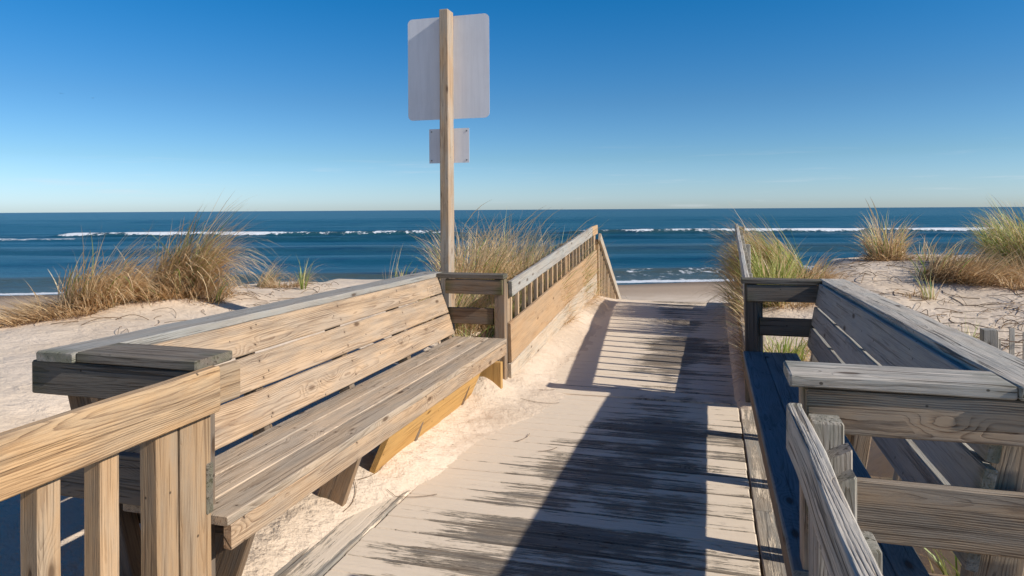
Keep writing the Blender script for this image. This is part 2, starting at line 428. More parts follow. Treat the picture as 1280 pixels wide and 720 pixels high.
def sea_mat():
    m, t, out = new_mat('sea_water')
    tc = t.n.new('ShaderNodeTexCoord'); P = tc.outputs['Object']
    X, Y, Z = t.sep(P)
    dist = t.ramp(Y, 60, 900)
    foam = t.attr('foam').outputs['Fac']; silt = t.attr('silt').outputs['Fac']; lift = t.attr('lift').outputs['Fac']
    c = t.mix(t.ramp(Y, 45, 240), (.010, .082, .125), (.008, .078, .096))
    c = t.mix(t.ramp(Y, 260, 2200), c, (.003, .050, .072))
    # long bands of wind and swell, stretched along the shore and growing with distance
    b1 = t.noise(t.comb(t.math('MULTIPLY', X, .02), t.math('MULTIPLY', Y, .11), 0), 1, 4, .6)
    lg = t.math('MULTIPLY', t.math('LOGARITHM', t.math('MAXIMUM', Y, 10), 2.718), 9)
    b2 = t.noise(t.comb(t.math('MULTIPLY', X, .004), lg, 0), 1, 4, .62)
    c = t.mix(t.math('MULTIPLY', t.ramp(b1, .5, .75), .55), c, (.018, .108, .155))
    c = t.mix(t.math('MULTIPLY', t.ramp(b2, .48, .8), .6), c, (.018, .100, .140))
    c = t.mix(t.math('MULTIPLY', t.ramp(b2, .5, .22), .5), c, (.004, .040, .080))
    c = t.mix(t.math('MULTIPLY', silt, .85), c, (.085, .095, .062))
    c = t.mix(t.math('MULTIPLY', lift, .75), c, (.035, .075, .075))
    w1 = t.noise(t.comb(t.math('MULTIPLY', X, .09), t.math('MULTIPLY', Y, .42), 0), 1, 8, .74)
    w2 = t.noise(t.comb(t.math('MULTIPLY', X, 1.6), t.math('MULTIPLY', Y, 4.2), 0), 1, 4, .62)
    spark = t.ramp(t.math('ADD', t.math('MULTIPLY', w1, .75), t.math('MULTIPLY', w2, .25)), .50, .62)
    c = t.mix(t.math('MULTIPLY', spark, .5), c, (.045, .150, .210))
    trough = t.ramp(w1, .48, .38)
    c = t.mix(t.math('MULTIPLY', trough, .65), c, (.006, .040, .085))
    # foam: threshold of turbulent noise by the foam attribute
    fn = t.noise(t.comb(t.math('MULTIPLY', X, .55), t.math('MULTIPLY', Y, .55), 0), 1, 7, .72, .4)
    fn2 = t.noise(t.comb(t.math('MULTIPLY', X, 2.2), t.math('MULTIPLY', Y, 2.2), 3), 1, 4, .7)
    fsum = t.math('ADD', t.math('MULTIPLY', fn, .65), t.math('MULTIPLY', fn2, .35))
    fsum = t.math('ADD', t.math('MULTIPLY', t.math('SUBTRACT', fsum, .5), 2.2), .5)
    fm = t.ramp(t.math('SUBTRACT', t.math('ADD', foam, fsum), 1.0), -.04, .14)
    # rare whitecaps
    wc = t.noise(t.comb(t.math('MULTIPLY', X, .12), t.math('MULTIPLY', Y, .30), 7), 1, 6, .7)
    fm = t.math('MAXIMUM', fm, t.math('MULTIPLY', t.ramp(wc, .755, .80), .75))
    c = t.mix(fm, c, t.mix(fn2, (.62, .66, .68), (.92, .93, .93)))
    h = t.math('ADD', t.math('MULTIPLY', w1, 1.0), t.math('MULTIPLY', w2, .3))
    nrm = t.bump(h, .55, .35)
    rough = t.math('ADD', .28, t.math('MULTIPLY', fm, .6))
    p = princ(t, out, c, rough, nrm, .10)
    return m
M['sea'] = sea_mat()

# ------------------------------------------------------------------ ground and sea
def nonuni(segs):
    a = []
    for (x0, x1, d) in segs:
        n = max(1, int(round((x1 - x0) / d)))
        a += [x0 + (x1 - x0) * i / n for i in range(n)]
    a.append(segs[-1][1]); return np.array(a)

def sheet(name, xs, ys, H, mat, attrs, skip=None, origin=(0, 0, 0), rotz=0):
    GX, GY = np.meshgrid(xs, ys)
    V = np.stack([GX, GY, H], -1).reshape(-1, 3)
    nx = len(xs); ny = len(ys)
    I = (np.arange(ny - 1)[:, None] * nx + np.arange(nx - 1)[None, :]).reshape(-1)
    F = np.stack([I, I + 1, I + nx + 1, I + nx], -1)
    me = bpy.data.meshes.new(name)
    me.vertices.add(len(V)); me.vertices.foreach_set('co', V.ravel())
    me.loops.add(len(F) * 4); me.loops.foreach_set('vertex_index', F.ravel())
    me.polygons.add(len(F)); me.polygons.foreach_set('loop_start', np.arange(len(F)) * 4)
    me.polygons.foreach_set('use_smooth', np.ones(len(F), bool))
    me.update(calc_edges=True)
    for k, d in attrs.items():
        at = me.attributes.new(k, 'FLOAT', 'POINT'); at.data.foreach_set('value', np.asarray(d, np.float32).ravel())
    me.materials.append(mat)
    o = bpy.data.objects.new(name, me); o.location = origin; o.rotation_euler.z = rotz
    col.objects.link(o)
    return o

xs = nonuni([(-500, -60, 40), (-60, -14, 1.0), (-14, -8, .2), (-8, -3, .06), (-3, -.9, .022), (-.9, 1.2, .05), (1.2, 5, .06), (5, 12, .2), (12, 60, 1.0), (60, 500, 40)])
ys = nonuni([(-60, -4, 4), (-4, 1.6, .2), (1.6, 6.6, .028), (6.6, 12.5, .06), (12.5, 18, .15), (18, 70, .8), (70, 700, 30)])
GX, GY = np.meshgrid(xs, ys)
H = terrain(GX, GY)
sp = GY * 0.962 - GX * 0.274 - 0.13 * np.clip(GX * .962 + GY * .274, -60, 60)
wet = ss(26, 41.5, sp)
lumpy = ss(-1.55, -1.8, GX) * ss(-3.2, -2.6, GX) * (GY < 6.2) * .34 + .10
ground = sheet('beach_sand', xs, ys, H, M['sand'], {'wet': wet, 'lumpy': lumpy})
tag(ground, 'pale sandy beach and low dunes on both sides of the boardwalk', None, None, 'structure')

TH = math.atan(248 / 870)
SEA = -2.8
sx = nonuni([(-9000, -900, 900), (-900, -250, 25), (-250, 250, 1.6), (250, 900, 25), (900, 9000, 900)])
sy = nonuni([(30, 60, .35), (60, 108, 1.2), (108, 140, .35), (140, 400, 3), (400, 1500, 40), (1500, 24000, 1500)])
SX, SY = np.meshgrid(sx, sy)
spr = SY - 0.13 * np.clip(SX, -60, 60)
nz = fbm(SX * .03, SY * .03, 31)
calm = ss(42, 60, SY) * (1 - ss(250, 500, SY))
HH = calm * (0.16 * np.sin(SY * .33 + 3 * nz + .01 * SX) + 0.10 * np.sin(SY * .61 + 4 * fbm(SX * .02, SY * .02, 33)) + .25 * fbm(SX * .06, SY * .2, 36))
wig = 3.0 * fbm(SX * .02, SX * 0, 41) + 0.8 * fbm(SX * .1, SX * 0, 43)
# breaker well off shore: foam is thick at two stretches and thin between them
def ridge(c, w0, w1, amp):
    d = SY - (c + wig)
    return amp * np.where(d < 0, np.exp(-(d / w0) ** 2), np.exp(-(d / w1) ** 2)), d
rA, dA = ridge(120, 1.6, 5.0, .85)
pat = ss(-.22, .16, fbm(SX * .09, SY * .05, 71))
thick = pat * np.maximum(ss(-79, -74, SX) * (1 - ss(-50, -34, SX)), .9 * ss(24, 40, SX) * (1 - ss(74, 100, SX)))
line = np.maximum(ss(-80, -76, SX) * (1 - ss(-14, -6, SX)), ss(6, 14, SX) * (1 - ss(98, 112, SX)))
HH = HH + rA * (.35 + .65 * line) * (np.abs(SX) < 240)
foam = line * (.41 + .22 * ss(-.2, .15, fbm(SX * .14, SX * 0, 73))) * np.exp(-((dA + .6) / 1.3) ** 2) + thick * .60 * np.exp(-(np.minimum(dA + .2, 0) / 2.0) ** 2 - (np.maximum(dA - .2, 0) / 4.5) ** 2)
rB, dB = ridge(103, 1.5, 4.5, .45)
lB = ss(-140, -110, SX) * (1 - ss(-64, -58, SX))
HH = HH + rB * (np.abs(SX) < 240)
foam = np.maximum(foam, .70 * lB * np.exp(-(dB / 1.2) ** 2))
rC, dC = ridge(76, 3.0, 6.0, .42)
HH = HH + rC * (np.abs(SX) < 240)
rD, dD = ridge(60, 2.0, 4.0, .25)
HH = HH + rD * (np.abs(SX) < 240)
# swash on the shore
dS = spr - (40.6 + .5 * fbm(SX * .12, SX * 0, 51) * 2)
sw = np.exp(-((dS - .3) / .55) ** 2) * .9 + (.18 + .22 * ss(-12, 0, SX)) * ss(-.5, .5, dS) * (1 - ss(6.0, 9.5, dS + 2 * fbm(SX * .2, SY * .3, 53)))
sw = sw * (1 - .45 * (1 - ss(-26, -14, SX)) * ss(1.0, 1.6, dS))
foam = np.maximum(foam, sw)
foam = np.clip(foam, 0, 1)
HH = HH + .30 * np.exp(-((dS - 7) / 1.5) ** 2)
silt = ss(-1, 0, dS) * (1 - ss(6, 12, dS)) + .55 * np.exp(-(dC / 4.5) ** 2) * ss(-25, 0, SX) + .55 * rA / .85 * ss(-20, 10, SX)
lift = np.clip(rA / .85 * .8 + rC / .42 * .5 + rB, 0, 1)
sea = sheet('sea', sx, sy, HH, M['sea'], {'foam': foam, 'silt': np.clip(silt, 0, 1), 'lift': lift}, origin=(0, 0, SEA), rotz=TH)
tag(sea, 'dark blue open sea with small breakers rolling to the beach', None, None, 'structure')

# ------------------------------------------------------------------ the walkway
w = Wood(); y = -1.4; X0, X1 = -1.648, .205
while y < 5.80:
    pw = .14
    w.board((X0 + random.uniform(-.006, .006), y + pw / 2, -.019 + random.uniform(-.0015, .0015)), (X1 + random.uniform(-.004, .004), y + pw / 2, -.019 + random.uniform(-.0015, .0015)), pw, .038, (0, 0, 1))
    y += pw + random.uniform(.002, .005)
dk = w.build('boardwalk_deck', M['deck']); tag(dk, 'sand dusted platform of cross planks between the two benches', None, None, 'structure')
YS = y
w = Wood()
for (xa, xb) in ((-2.01, -1.838), (-1.832, -1.655)):
    w.board(((xa + xb) / 2, -1.4, -.017), ((xa + xb) / 2, 4.3, -.017), xb - xa, .038, (0, 0, 1))
bl = w.build('boardwalk_edge', M['border']); tag(bl, 'two long edge boards in front of the left bench half buried in sand', None, None, 'structure')
w = Wood(); yy = -1.4
for L in (3.1, 2.2, 2.1):
    w.board((.286, yy, -.017), (.286, min(yy + L, 5.86) - .005, -.017), .14, .038, (0, 0, 1)); yy += L
for xx in (.43, .575):
    w.board((xx, -1.4, -.022), (xx, 5.86, -.022), .138, .038, (0, 0, 1))
br = w.build('boardwalk_edge', M['border']); tag(br, 'long edge boards running under the right bench', None, None, 'structure')
w = Wood(); y = YS
w.board((-1.70, y + .05, -.008), (.26, y + .05, -.005), .10, .036, (0, 0, 1)); y += .11
while y < 10.78:
    z0 = float(ramp_z(y + .07)); z1 = z0
    w.board((-1.705, y + .07, z0 - .017), (.262, y + .07, z0 - .017), .14, .038, (0, -.04, 1)); y += .14 + random.uniform(.003, .006)
rm = w.build('boardwalk_ramp', M['deck']); tag(rm, 'gently rising planked ramp leading to the beach stairs', None, None, 'structure')
YR = y

# ------------------------------------------------------------------ benches
def bench(side, root, y0, y1, zs, zc0, zc1, mats):
    s = 1 if side == 'R' else -1
    xf = .246 if side == 'R' else -1.73
    X = lambda u: xf + s * u
    tilt = {'R': (.484, .175), 'L': (.508, .30)}[side]      # back plane: u = a + b (z - .6)
    bu = lambda z: tilt[0] + .008 + tilt[1] * (z - .6)
    # seat planks
    w = Wood()
    pwd = {'R': .151, 'L': .162}[side]
    for i in range(3):
        u = .001 + (pwd + .0025) * i + pwd / 2
        pw_ = pwd
        if side == 'R' and i == 2: pw_ = .10; u -= (pwd - pw_) / 2
        w.board((X(u), y0 + random.uniform(-.004, .004), zs - .019 + random.uniform(-.002, .002)), (X(u), y1 - .02, zs - .019), pw_, .038, (0, 0, 1))
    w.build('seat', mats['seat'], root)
    one('seat_apron', mats['apron'], root, (X(.022), y0 + .02, zs - .04 - .05), (X(.022), y1 - .02, zs - .04 - .05), .098, .038, (1, 0, 0))
    # backrest: three wide boards on a lean
    w = Wood(); gaps = {'L': [(.994, .846), (.843, .669), (.665, .482)], 'R': [(1.008, .838), (.824, .680), (.660, .510)]}[side]
    lean = Vector((s * tilt[1], 0, 1)).normalized()
    nrm = Vector((-1, 0, s * tilt[1])).normalized()
    for (zt, zb) in gaps:
        zm = (zt + zb) / 2; u = bu(zm) + .019
        k_ = (zc0 - zc1) * .98 if zt > .95 else 0.0
        w.board((X(u + tilt[1] * k_ / 2), y0 - .01, zm + k_ / 2), (X(u), y1 - .03, zm), (zt - zb) + k_, .038, nrm, w1=zt - zb)
    w.build('backrest', mats['back'], root)
    # cap along the top
    cu = {'R': .69, 'L': .748}[side]
    one('cap_rail', mats['cap'], root, (X(cu + .01), y0 - .06, zc0 - .02), (X(cu - .01), y1 + .10, zc1 - .02), .185, .040, (0, 0, 1), wob=.002)
    # end frames: arm, two rails and posts
    for (ye, zc, near) in ((y0, zc0, True), (y1, zc1, False)):
        sg = -1 if near else 1
        am = mats['arm_near'] if near else mats['arm_far']
        rmn = mats['rail_near'] if near else mats['rail_far']
        depth = .205 if near else .14
        yc = ye + (depth / 2 - .05 if near else 0)
        uo = cu + .01 - .0925 - .004 if near else cu - .01 - .0925 - .004
        ua = {'R': -.01, 'L': .10 if near else .015}[side]
        one('armrest', am, root, (X(ua), yc, zc - .02), (X(uo), yc, zc - .019), depth, .040, (0, 0, 1), wob=.002)
        zt = zc - .045
        yb = ye - .02 if near else ye - .045
        uend = {'R': 1.02, 'L': .90}[side] if near else .56
        uin = ({'R': .04, 'L': .065}[side]) if near else .03
        one('arm_rail', rmn, root, (X(uin), yb, zt - .068), (X(uend), yb, zt - .066), .132, .038, (0, -1, 0))
        z2 = {'R': (.763, .578), 'L': (.665, .475)}[side] if near else (.722, .578)
        u2 = uin + (.10 if not near else 0)
        one('arm_rail', rmn, root, (X(u2), yb + (0 if near else .05), sum(z2) / 2), (X(uend), yb + (0 if near else .05), sum(z2) / 2), z2[0] - z2[1], .038, (0, -1, 0))
        # front post of the end frame
        upn = .075 if side == 'R' else .175
        if not near:
            one('arm_post', mats['post_far'], root, (X(.065), ye + .02, -.1), (X(.065), ye + .02, zt - .0), .095, .088, (0, -1, 0))
        else:
            one('arm_post', mats['post'], root, (X(upn), ye + .048, -.1), (X(upn), ye + .048, zt), .088, .088, (0, -1, 0))
    # leaning back posts behind the boards
    npost = 5
    for i in range(npost):
        yp = y0 + .09 + (y1 - y0 - .13) * i / (npost - 1)
        ww = .135 if i == 0 else .088
        ex = {'R': .0, 'L': .055}[side] if i == 0 else 0
        ub, ut = bu(-.15) + .042 + ww / 2 + ex, bu(.94) + .042 + ww / 2 + ex
        one('back_post', mats['bpost'] if i == 0 else mats['post'], root, (X(ub), yp, -.25), (X(ut), yp, zc1 - .05), ww, .062 if i else .088, (0, -1, 0))
    # seat bearers and slanted brackets under the seat
    for i in range(npost):
        yp = y0 + .16 + (y1 - y0 - .13) * i / (npost - 1)
        if i == npost - 1: yp -= .14
        one('seat_bearer', mats['brace'], root, (X(.045), yp, zs - .095), (X(bu(zs) + .09), yp, zs - .10), .11, .038, (0, -1, 0))
        one('brace', mats['brace'], root, (X(.235), yp + .045, .02), (X(.085), yp + .045, zs - .045), .16, .040, (0, -1, 0))
    return root

bl = thing('wooden_bench', (-1.95, 4.0, 0), 'long sunlit tan wooden bench on the left side of the boardwalk, beside the sign post', 'bench', 'facing benches on the boardwalk')
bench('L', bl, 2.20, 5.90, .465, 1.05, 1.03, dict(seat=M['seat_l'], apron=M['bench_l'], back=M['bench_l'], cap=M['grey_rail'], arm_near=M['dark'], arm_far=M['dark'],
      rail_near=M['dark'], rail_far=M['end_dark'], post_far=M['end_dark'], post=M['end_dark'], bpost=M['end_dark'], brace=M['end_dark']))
one('riser_board', M['riser'], bl, (-1.835, 3.62, .195), (-1.835, 5.28, .20), .28, .036, (1, 0, -.45), label='new yellow slanted board below the seat')
one('riser_block', M['riser'], bl, (-1.80, 5.56, .02), (-1.80, 5.56, .33), .24, .05, (0, -1, 0), label='new yellow upright block below the far end of the seat')
brr = thing('wooden_bench', (.5, 4.0, 0), 'long grey wooden bench on the right with a seat coloured blue for its shade', 'bench', 'facing benches on the boardwalk')
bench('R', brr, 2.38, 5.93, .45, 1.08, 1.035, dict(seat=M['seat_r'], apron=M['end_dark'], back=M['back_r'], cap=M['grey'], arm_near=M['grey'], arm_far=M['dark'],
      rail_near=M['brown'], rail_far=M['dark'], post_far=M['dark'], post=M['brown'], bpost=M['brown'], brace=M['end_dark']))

# ------------------------------------------------------------------ railings by the camera
rl = thing('railing', (-1.77, 1.0, 0), 'golden brown sloping-grained handrail with upright pickets at the bottom left', 'railing')
one('top_rail', M['rail_l'], rl, (-1.77, -1.0, .938), (-1.77, 2.185, .944), .168, .040, (1, 0, 0))
one('end_block', M['post_l'], rl, (-1.815, 2.192, .935), (-1.815, 2.36, .935), .14, .040, (1, 0, 0))
one('end_post', M['post_l'], rl, (-1.835, 2.115, -.2), (-1.835, 2.115, .93), .155, .075, (1, 0, 0))
one('baluster', M['post_l'], rl, (-1.835, 1.975, -.2), (-1.835, 1.975, .95), .10, .075, (1, 0, 0))
yb = 1.735
while yb > -.9:
    one('baluster', M['post_l'], rl, (-1.83, yb, -.2), (-1.83, yb, .91), .072, .070, (1, 0, 0), cut=.35)
    yb -= .205
rr = thing('railing', (.24, 1.0, 0), 'rough grey weathered handrail with upright pickets at the bottom right', 'railing')
one('top_rail', M['grey'], rr, (.246, -1.0, .935), (.246, 2.30, .93), .14, .044, (1, 0, 0), wob=.003)
one('end_post', M['grey'], rr, (.325, 2.24, -.2), (.325, 2.24, .975), .088, .088, (0, -1, 0))
one('baluster', M['grey'], rr, (.312, 2.03, -.2), (.312, 2.03, .965), .088, .07, (0, -1, 0), cut=-.5)
one('baluster', M['grey'], rr, (.305, 1.86, -.2), (.305, 1.86, .955), .06, .06, (0, -1, 0), cut=-.5)
yb = 1.50
while yb > -.9:
    one('baluster', M['grey'], rr, (.290, yb, -.2), (.290, yb, .95), .040, .085, (0, -1, 0)); yb -= .23

# ------------------------------------------------------------------ ramp railings
def ramp_rail(name, label, X, Xf, s, y0, y1, z0, z1, mats, panels, nb):
    root = thing('ramp_railing', (X, y0, 0), label, 'railing', 'railings on both sides of the ramp')
    P = lambda y: X + (Xf - X) * (y - y0) / (y1 - y0)
    T = lambda y: z0 + (z1 - z0) * (y - y0) / (y1 - y0)
    ye = y1 - .5
    one('top_rail', mats['rail'], root, (P(y0) + s * .019, y0, T(y0) - .07), (P(ye) + s * .019, ye, T(ye) - .07), .14, .038, (1, 0, 0), wob=.002)
    one('top_rail', mats['rail_end'], root, (P(ye) + s * .019, ye + .004, T(ye) - .07), (P(y1) + s * .019, y1, T(ye) + .02 - .07), .14, .038, (1, 0, 0), label='short paler end piece of the handrail')
    for i, (a0, b0, a1, b1, mt) in enumerate(panels):
        one('side_board', mt, root, (P(y0) + s * .017, y0 - .03, (a0 + b0) / 2), (P(y1) + s * .017, y1 - .1, (a1 + b1) / 2), b0 - a0, .034, (1, 0, 0), wob=.002)
    for i in range(nb):
        yb = y0 + .12 + (y1 - y0 - .25) * i / (nb - 1)
        one('baluster', mats['bal'], root, (P(yb) + s * .058, yb, float(ramp_z(yb)) - .1), (P(yb) + s * .058, yb, T(min(yb, ye)) - .012), .038, .038, (1, 0, 0))
    for yp in (y0 + .03, (y0 + y1) / 2 + .2, y1 - .04):
        one('post', mats['post'], root, (P(yp) + s * .085, yp, -.4), (P(yp) + s * .085, yp, T(min(yp, ye)) - .02), .088, .088, (1, 0, 0))
    return root
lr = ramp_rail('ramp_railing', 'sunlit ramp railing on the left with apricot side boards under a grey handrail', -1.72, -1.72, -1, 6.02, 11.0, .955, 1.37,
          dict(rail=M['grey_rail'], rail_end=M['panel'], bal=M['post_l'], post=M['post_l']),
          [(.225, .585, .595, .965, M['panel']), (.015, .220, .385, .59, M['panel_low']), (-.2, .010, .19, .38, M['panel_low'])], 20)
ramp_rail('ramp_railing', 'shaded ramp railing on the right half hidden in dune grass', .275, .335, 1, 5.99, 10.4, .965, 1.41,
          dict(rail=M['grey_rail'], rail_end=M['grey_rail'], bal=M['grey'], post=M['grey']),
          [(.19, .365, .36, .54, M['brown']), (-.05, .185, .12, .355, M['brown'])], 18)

# stairs down to the beach
st = thing('beach_stairs', (-.7, 11, 0), 'wooden stairs with a slanting handrail dropping to the beach at the end of the ramp', 'stairs')
nst = 14
for i in range(nst):
    one('tread', M['panel_low'], st, (-1.66, 10.98 + .30 * i, .10 - .165 * i), (.28, 10.98 + .30 * i, .10 - .165 * i), .27, .038, (0, 0, 1))
for xx in (-1.70, .31):
    one('stringer', M['post_l'], st, (xx, 10.86, .08), (xx, 11.0 + .3 * nst, .08 - .165 * nst), .24, .04, (1, 0, 0))
one('handrail', M['panel_low'], st, (-1.69, 10.98, 1.16), (-1.69, 15.0, -.96), .13, .04, (1, 0, 0), label='slanting stair handrail on the left')
for i in range(24):
    yb = 11.12 + .165 * i; zt = 1.16 - (yb - 10.98) * .528
    one('baluster', M['post_l'], st, (-1.73, yb, zt - 1.05), (-1.73, yb, zt), .036, .036, (1, 0, 0))
for yp in (11.06, 13.0, 14.96):
    zt = 1.16 - (yp - 10.98) * .528
    one('post', M['post_l'], st, (-1.755, yp, -2.9 if yp > 12 else -.6), (-1.755, yp, zt), .088, .088, (1, 0, 0))

# ------------------------------------------------------------------ sign post seen from behind
def rounded_plate(w_, h_, r_, t_, nb=6):
    pts = []
    for cx, cz, a0 in ((w_/2 - r_, h_/2 - r_, 0), (-w_/2 + r_, h_/2 - r_, 90), (-w_/2 + r_, -h_/2 + r_, 180), (w_/2 - r_, -h_/2 + r_, 270)):
        for k in range(nb + 1):
            a = R(a0 + 90 * k / nb); pts.append((cx + r_ * math.cos(a), cz + r_ * math.sin(a)))
    n = len(pts)
    v = [(x, 0, z) for x, z in pts] + [(x, t_, z) for x, z in pts]
    f = [tuple(range(n)), tuple(reversed(range(n, 2 * n)))] + [(i, i + n, (i + 1) % n + n, (i + 1) % n) for i in range(n)]
    return v, f
SPX, SPY = -2.437, 6.20
sp_ = thing('sign_post', (SPX, SPY, .3), 'tall square timber post with two bare metal sign plates seen from behind', 'sign')
one('post', M['sign_post'], sp_, (SPX, SPY + .075, -.3), (SPX, SPY + .075, 3.515), .088, .15, (0, -1, 0))
for (cx, cz, w_, h_, r_) in ((-2.452, 2.985, .845, 1.0, .05), (-2.445, 2.225, .415, .335, .004)):
    v, f = rounded_plate(w_, h_, r_, .003)
    pl = link_mesh('sign_plate', [(a + cx, b + SPY + .154, c + cz) for a, b, c in v], f, M['alu'], sp_)
    for dx, dz in ((0, h_ * .36), (0, -h_ * .36)) if r_ > .01 else ((w_*.44, h_*.42), (-w_*.44, h_*.42), (w_*.44, -h_*.42), (-w_*.44, -h_*.42)):
        bv = []; bf = []
        for k in range(8):
            a = k * math.pi / 4; bv.append((cx + dx + .008 * math.cos(a), SPY + .150, cz + dz + .008 * math.sin(a))); 
        for k in range(8):
            a = k * math.pi / 4; bv.append((cx + dx + .008 * math.cos(a), SPY + .160, cz + dz + .008 * math.sin(a)))
        bf = [tuple(range(8)), tuple(reversed(range(8, 16)))] + [(k, k + 8, (k + 1) % 8 + 8, (k + 1) % 8) for k in range(8)]
        link_mesh('bolt', bv, bf, M['bolt'], pl)

# ------------------------------------------------------------------ sand fence at the right
sf = thing('sand_fence', (1.88, 5.62, .4), 'low grey picket sand fence with a thick end post beyond the right bench', 'fence')
gz = lambda x, y: float(terrain(x, y))
one('post', M['picket'], sf, (1.87, 5.60, .2), (1.87, 5.60, .745), .092, .08, (0, -1, 0), wob=.003)
pk = []
for i in range(16):
    x = 1.938 + .088 * i; yv = 5.64 + .02 * i; lean = random.uniform(-.012, .012)
    h = .70 + random.uniform(-.03, .03) + .02 * (i == 1)
    one('picket', M['picket'], sf, (x, yv, .2), (x + lean, yv, h), .034, .010, (0, -1, 0), wob=.002)
def tube(path, r, n=5):
    v = []; f = []
    for i, p in enumerate(path):
        p = Vector(p); d = (Vector(path[min(i + 1, len(path) - 1)]) - Vector(path[max(i - 1, 0)])).normalized()
        a = d.cross(Vector((0, 0, 1)));
        if a.length < .01: a = Vector((1, 0, 0))
        a.normalize(); b = d.cross(a)
        rr_ = r(i / (len(path) - 1)) if callable(r) else r
        for k in range(n):
            q = 2 * math.pi * k / n; v.append(p + a * (rr_ * math.cos(q)) + b * (rr_ * math.sin(q)))
    for i in range(len(path) - 1):
        for k in range(n):
            f.append((i*n + k, i*n + (k+1) % n, (i+1)*n + (k+1) % n, (i+1)*n + k))
    return v, f
for zz in (.665, .52):
    pth = [(1.87 + .044 * i, 5.59 + .01 * i + (.012 if i % 2 else -.012), zz + .008 * math.sin(i * 1.3)) for i in range(34)]
    v, f = tube(pth, .0035); link_mesh('wire', v, f, M['wire'], sf, smooth=True)

# ------------------------------------------------------------------ dune grass
WIND = np.array([1.0, -.15])
def blades(n, cx, cy, rad, h, green=.3, bend=1.0, wind=WIND, windf=.5, thatch=.35, wid=.0095, ell=1.0, tilt0=.12, brown=0.0):
    S = 7; n = int(n * 1.45) if n > 60 else n
    r = rad * np.sqrt(rng.random(n)); a = rng.random(n) * 2 * np.pi
    bx = cx + r * np.cos(a) * ell; by = cy + r * np.sin(a)
    th = rng.random(n) < thatch
    L = h * (.55 + .6 * rng.random(n)) * (1 - .35 * (r / rad) ** 2)
    L = np.where(th, h * (.35 + .45 * rng.random(n)), L)
    az = a * 1.0 + rng.normal(0, .8, n)
    dx = np.cos(az) * (1 - windf) + wind[0] * windf; dy = np.sin(az) * (1 - windf) + wind[1] * windf
    nn = np.hypot(dx, dy) + 1e-6; dx /= nn; dy /= nn
    t0 = np.abs(rng.normal(tilt0, .16, n)) + .22 * (windf > .55); t1 = t0 + bend * (.40 + 1.25 * rng.random(n) ** 1.1)
    t0 = np.where(th, .5 + .6 * rng.random(n), t0); t1 = np.where(th, 1.3 + .9 * rng.random(n), t1)
    tone = np.where(rng.random(n) < green, .64 + .30 * rng.random(n), .20 + .32 * rng.random(n))
    tone = np.where(th, .10 + .38 * rng.random(n), tone)
    tone = np.clip(tone - brown * rng.random(n), 0, 1)
    bz = terrain(bx, by) - .03
    P = np.zeros((n, S + 1, 3)); P[:, 0] = np.stack([bx, by, bz], -1)
    cur = rng.normal(0, .25, n)
    for k in range(S):
        s_ = (k + .5) / S
        ang = t0 + (t1 - t0) * s_ ** 1.3
        ca = np.cos(cur * s_); sa = np.sin(cur * s_)
        ddx = dx * ca - dy * sa; ddy = dx * sa + dy * ca
        st_ = L / S
        P[:, k + 1, 0] = P[:, k, 0] + np.sin(ang) * ddx * st_
        P[:, k + 1, 1] = P[:, k, 1] + np.sin(ang) * ddy * st_
        P[:, k + 1, 2] = P[:, k, 2] + np.cos(ang) * st_
    gzz = terrain(P[:, :, 0], P[:, :, 1]) + .004 + .03 * rng.random((n, 1))
    P[:, 1:, 2] = np.maximum(P[:, 1:, 2], gzz[:, 1:])
    wa = rng.random(n) * np.pi
    wx = np.cos(wa); wy = np.sin(wa)
    wd = wid * (.6 + .7 * rng.random(n))
    prof = np.array([.8, 1, 1, .95, .85, .65, .42, .08])[:S + 1]
    off = (wd[:, None] * prof[None, :] / 2)
    A = P.copy(); B = P.copy()
    A[:, :, 0] -= off * wx[:, None]; A[:, :, 1] -= off * wy[:, None]
    B[:, :, 0] += off * wx[:, None]; B[:, :, 1] += off * wy[:, None]
    V = np.stack([A, B], 2).reshape(-1, 3)
    al = np.repeat(np.tile(np.arange(S + 1) / S, n), 2)
    tn = np.repeat(tone, (S + 1) * 2)
    base = (np.arange(n) * (S + 1) * 2)[:, None] + (np.arange(S) * 2)[None, :]
    base = base.reshape(-1)
    F = np.stack([base, base + 1, base + 3, base + 2], -1)
    return V, F, tn, al

def seedheads(n, cx, cy, rad, h, wind, lean=.5):
    Vs = []; Fs = []; T = []; A = []; o = 0
    for i in range(n):
        a = rng.random() * 6.28; r = rad * math.sqrt(rng.random()); x = cx + r * math.cos(a); yv = cy + r * math.sin(a)
        p = np.array([x, yv, float(terrain(x, yv))]); L = h * (.9 + .35 * rng.random()); ang = .05; S = 9; pts = [p]
        for k in range(S):
            ang += lean * .16 * (k / S) * 2; d = np.array([math.sin(ang) * wind[0], math.sin(ang) * wind[1], math.cos(ang)])
            p = p + d * L / S; pts.append(p)
        w_ = [.003] * 6 + [.009, .013, .009, .003]
        for k, q in enumerate(pts):
            Vs += [q - np.array([w_[k] / 2, 0, 0]), q + np.array([w_[k] / 2, 0, 0])]; T += [.42, .42]; A += [.6, .6]
        for k in range(S): Fs.append((o + 2*k, o + 2*k + 1, o + 2*k + 3, o + 2*k + 2))
        o = len(Vs)
    return np.array(Vs), np.array(Fs), np.array(T), np.array(A)

def clump(name, label, cat, parts, group=None):
    VV = []; FF = []; TT = []; AA = []; o = 0
    for (V, F, tn, al) in parts:
        VV.append(V); FF.append(F + o); TT.append(tn); AA.append(al); o += len(V)
    V = np.concatenate(VV); F = np.concatenate(FF); T = np.concatenate(TT); A = np.concatenate(AA)
    org = V.mean(0); org[2] = V[:, 2].min()
    me_o = link_mesh(name, V, F.tolist(), M['grass'], None, {'tone': ('FLOAT', T), 'along': ('FLOAT', A)}, origin=tuple(org))
    return tag(me_o, label, cat, group)

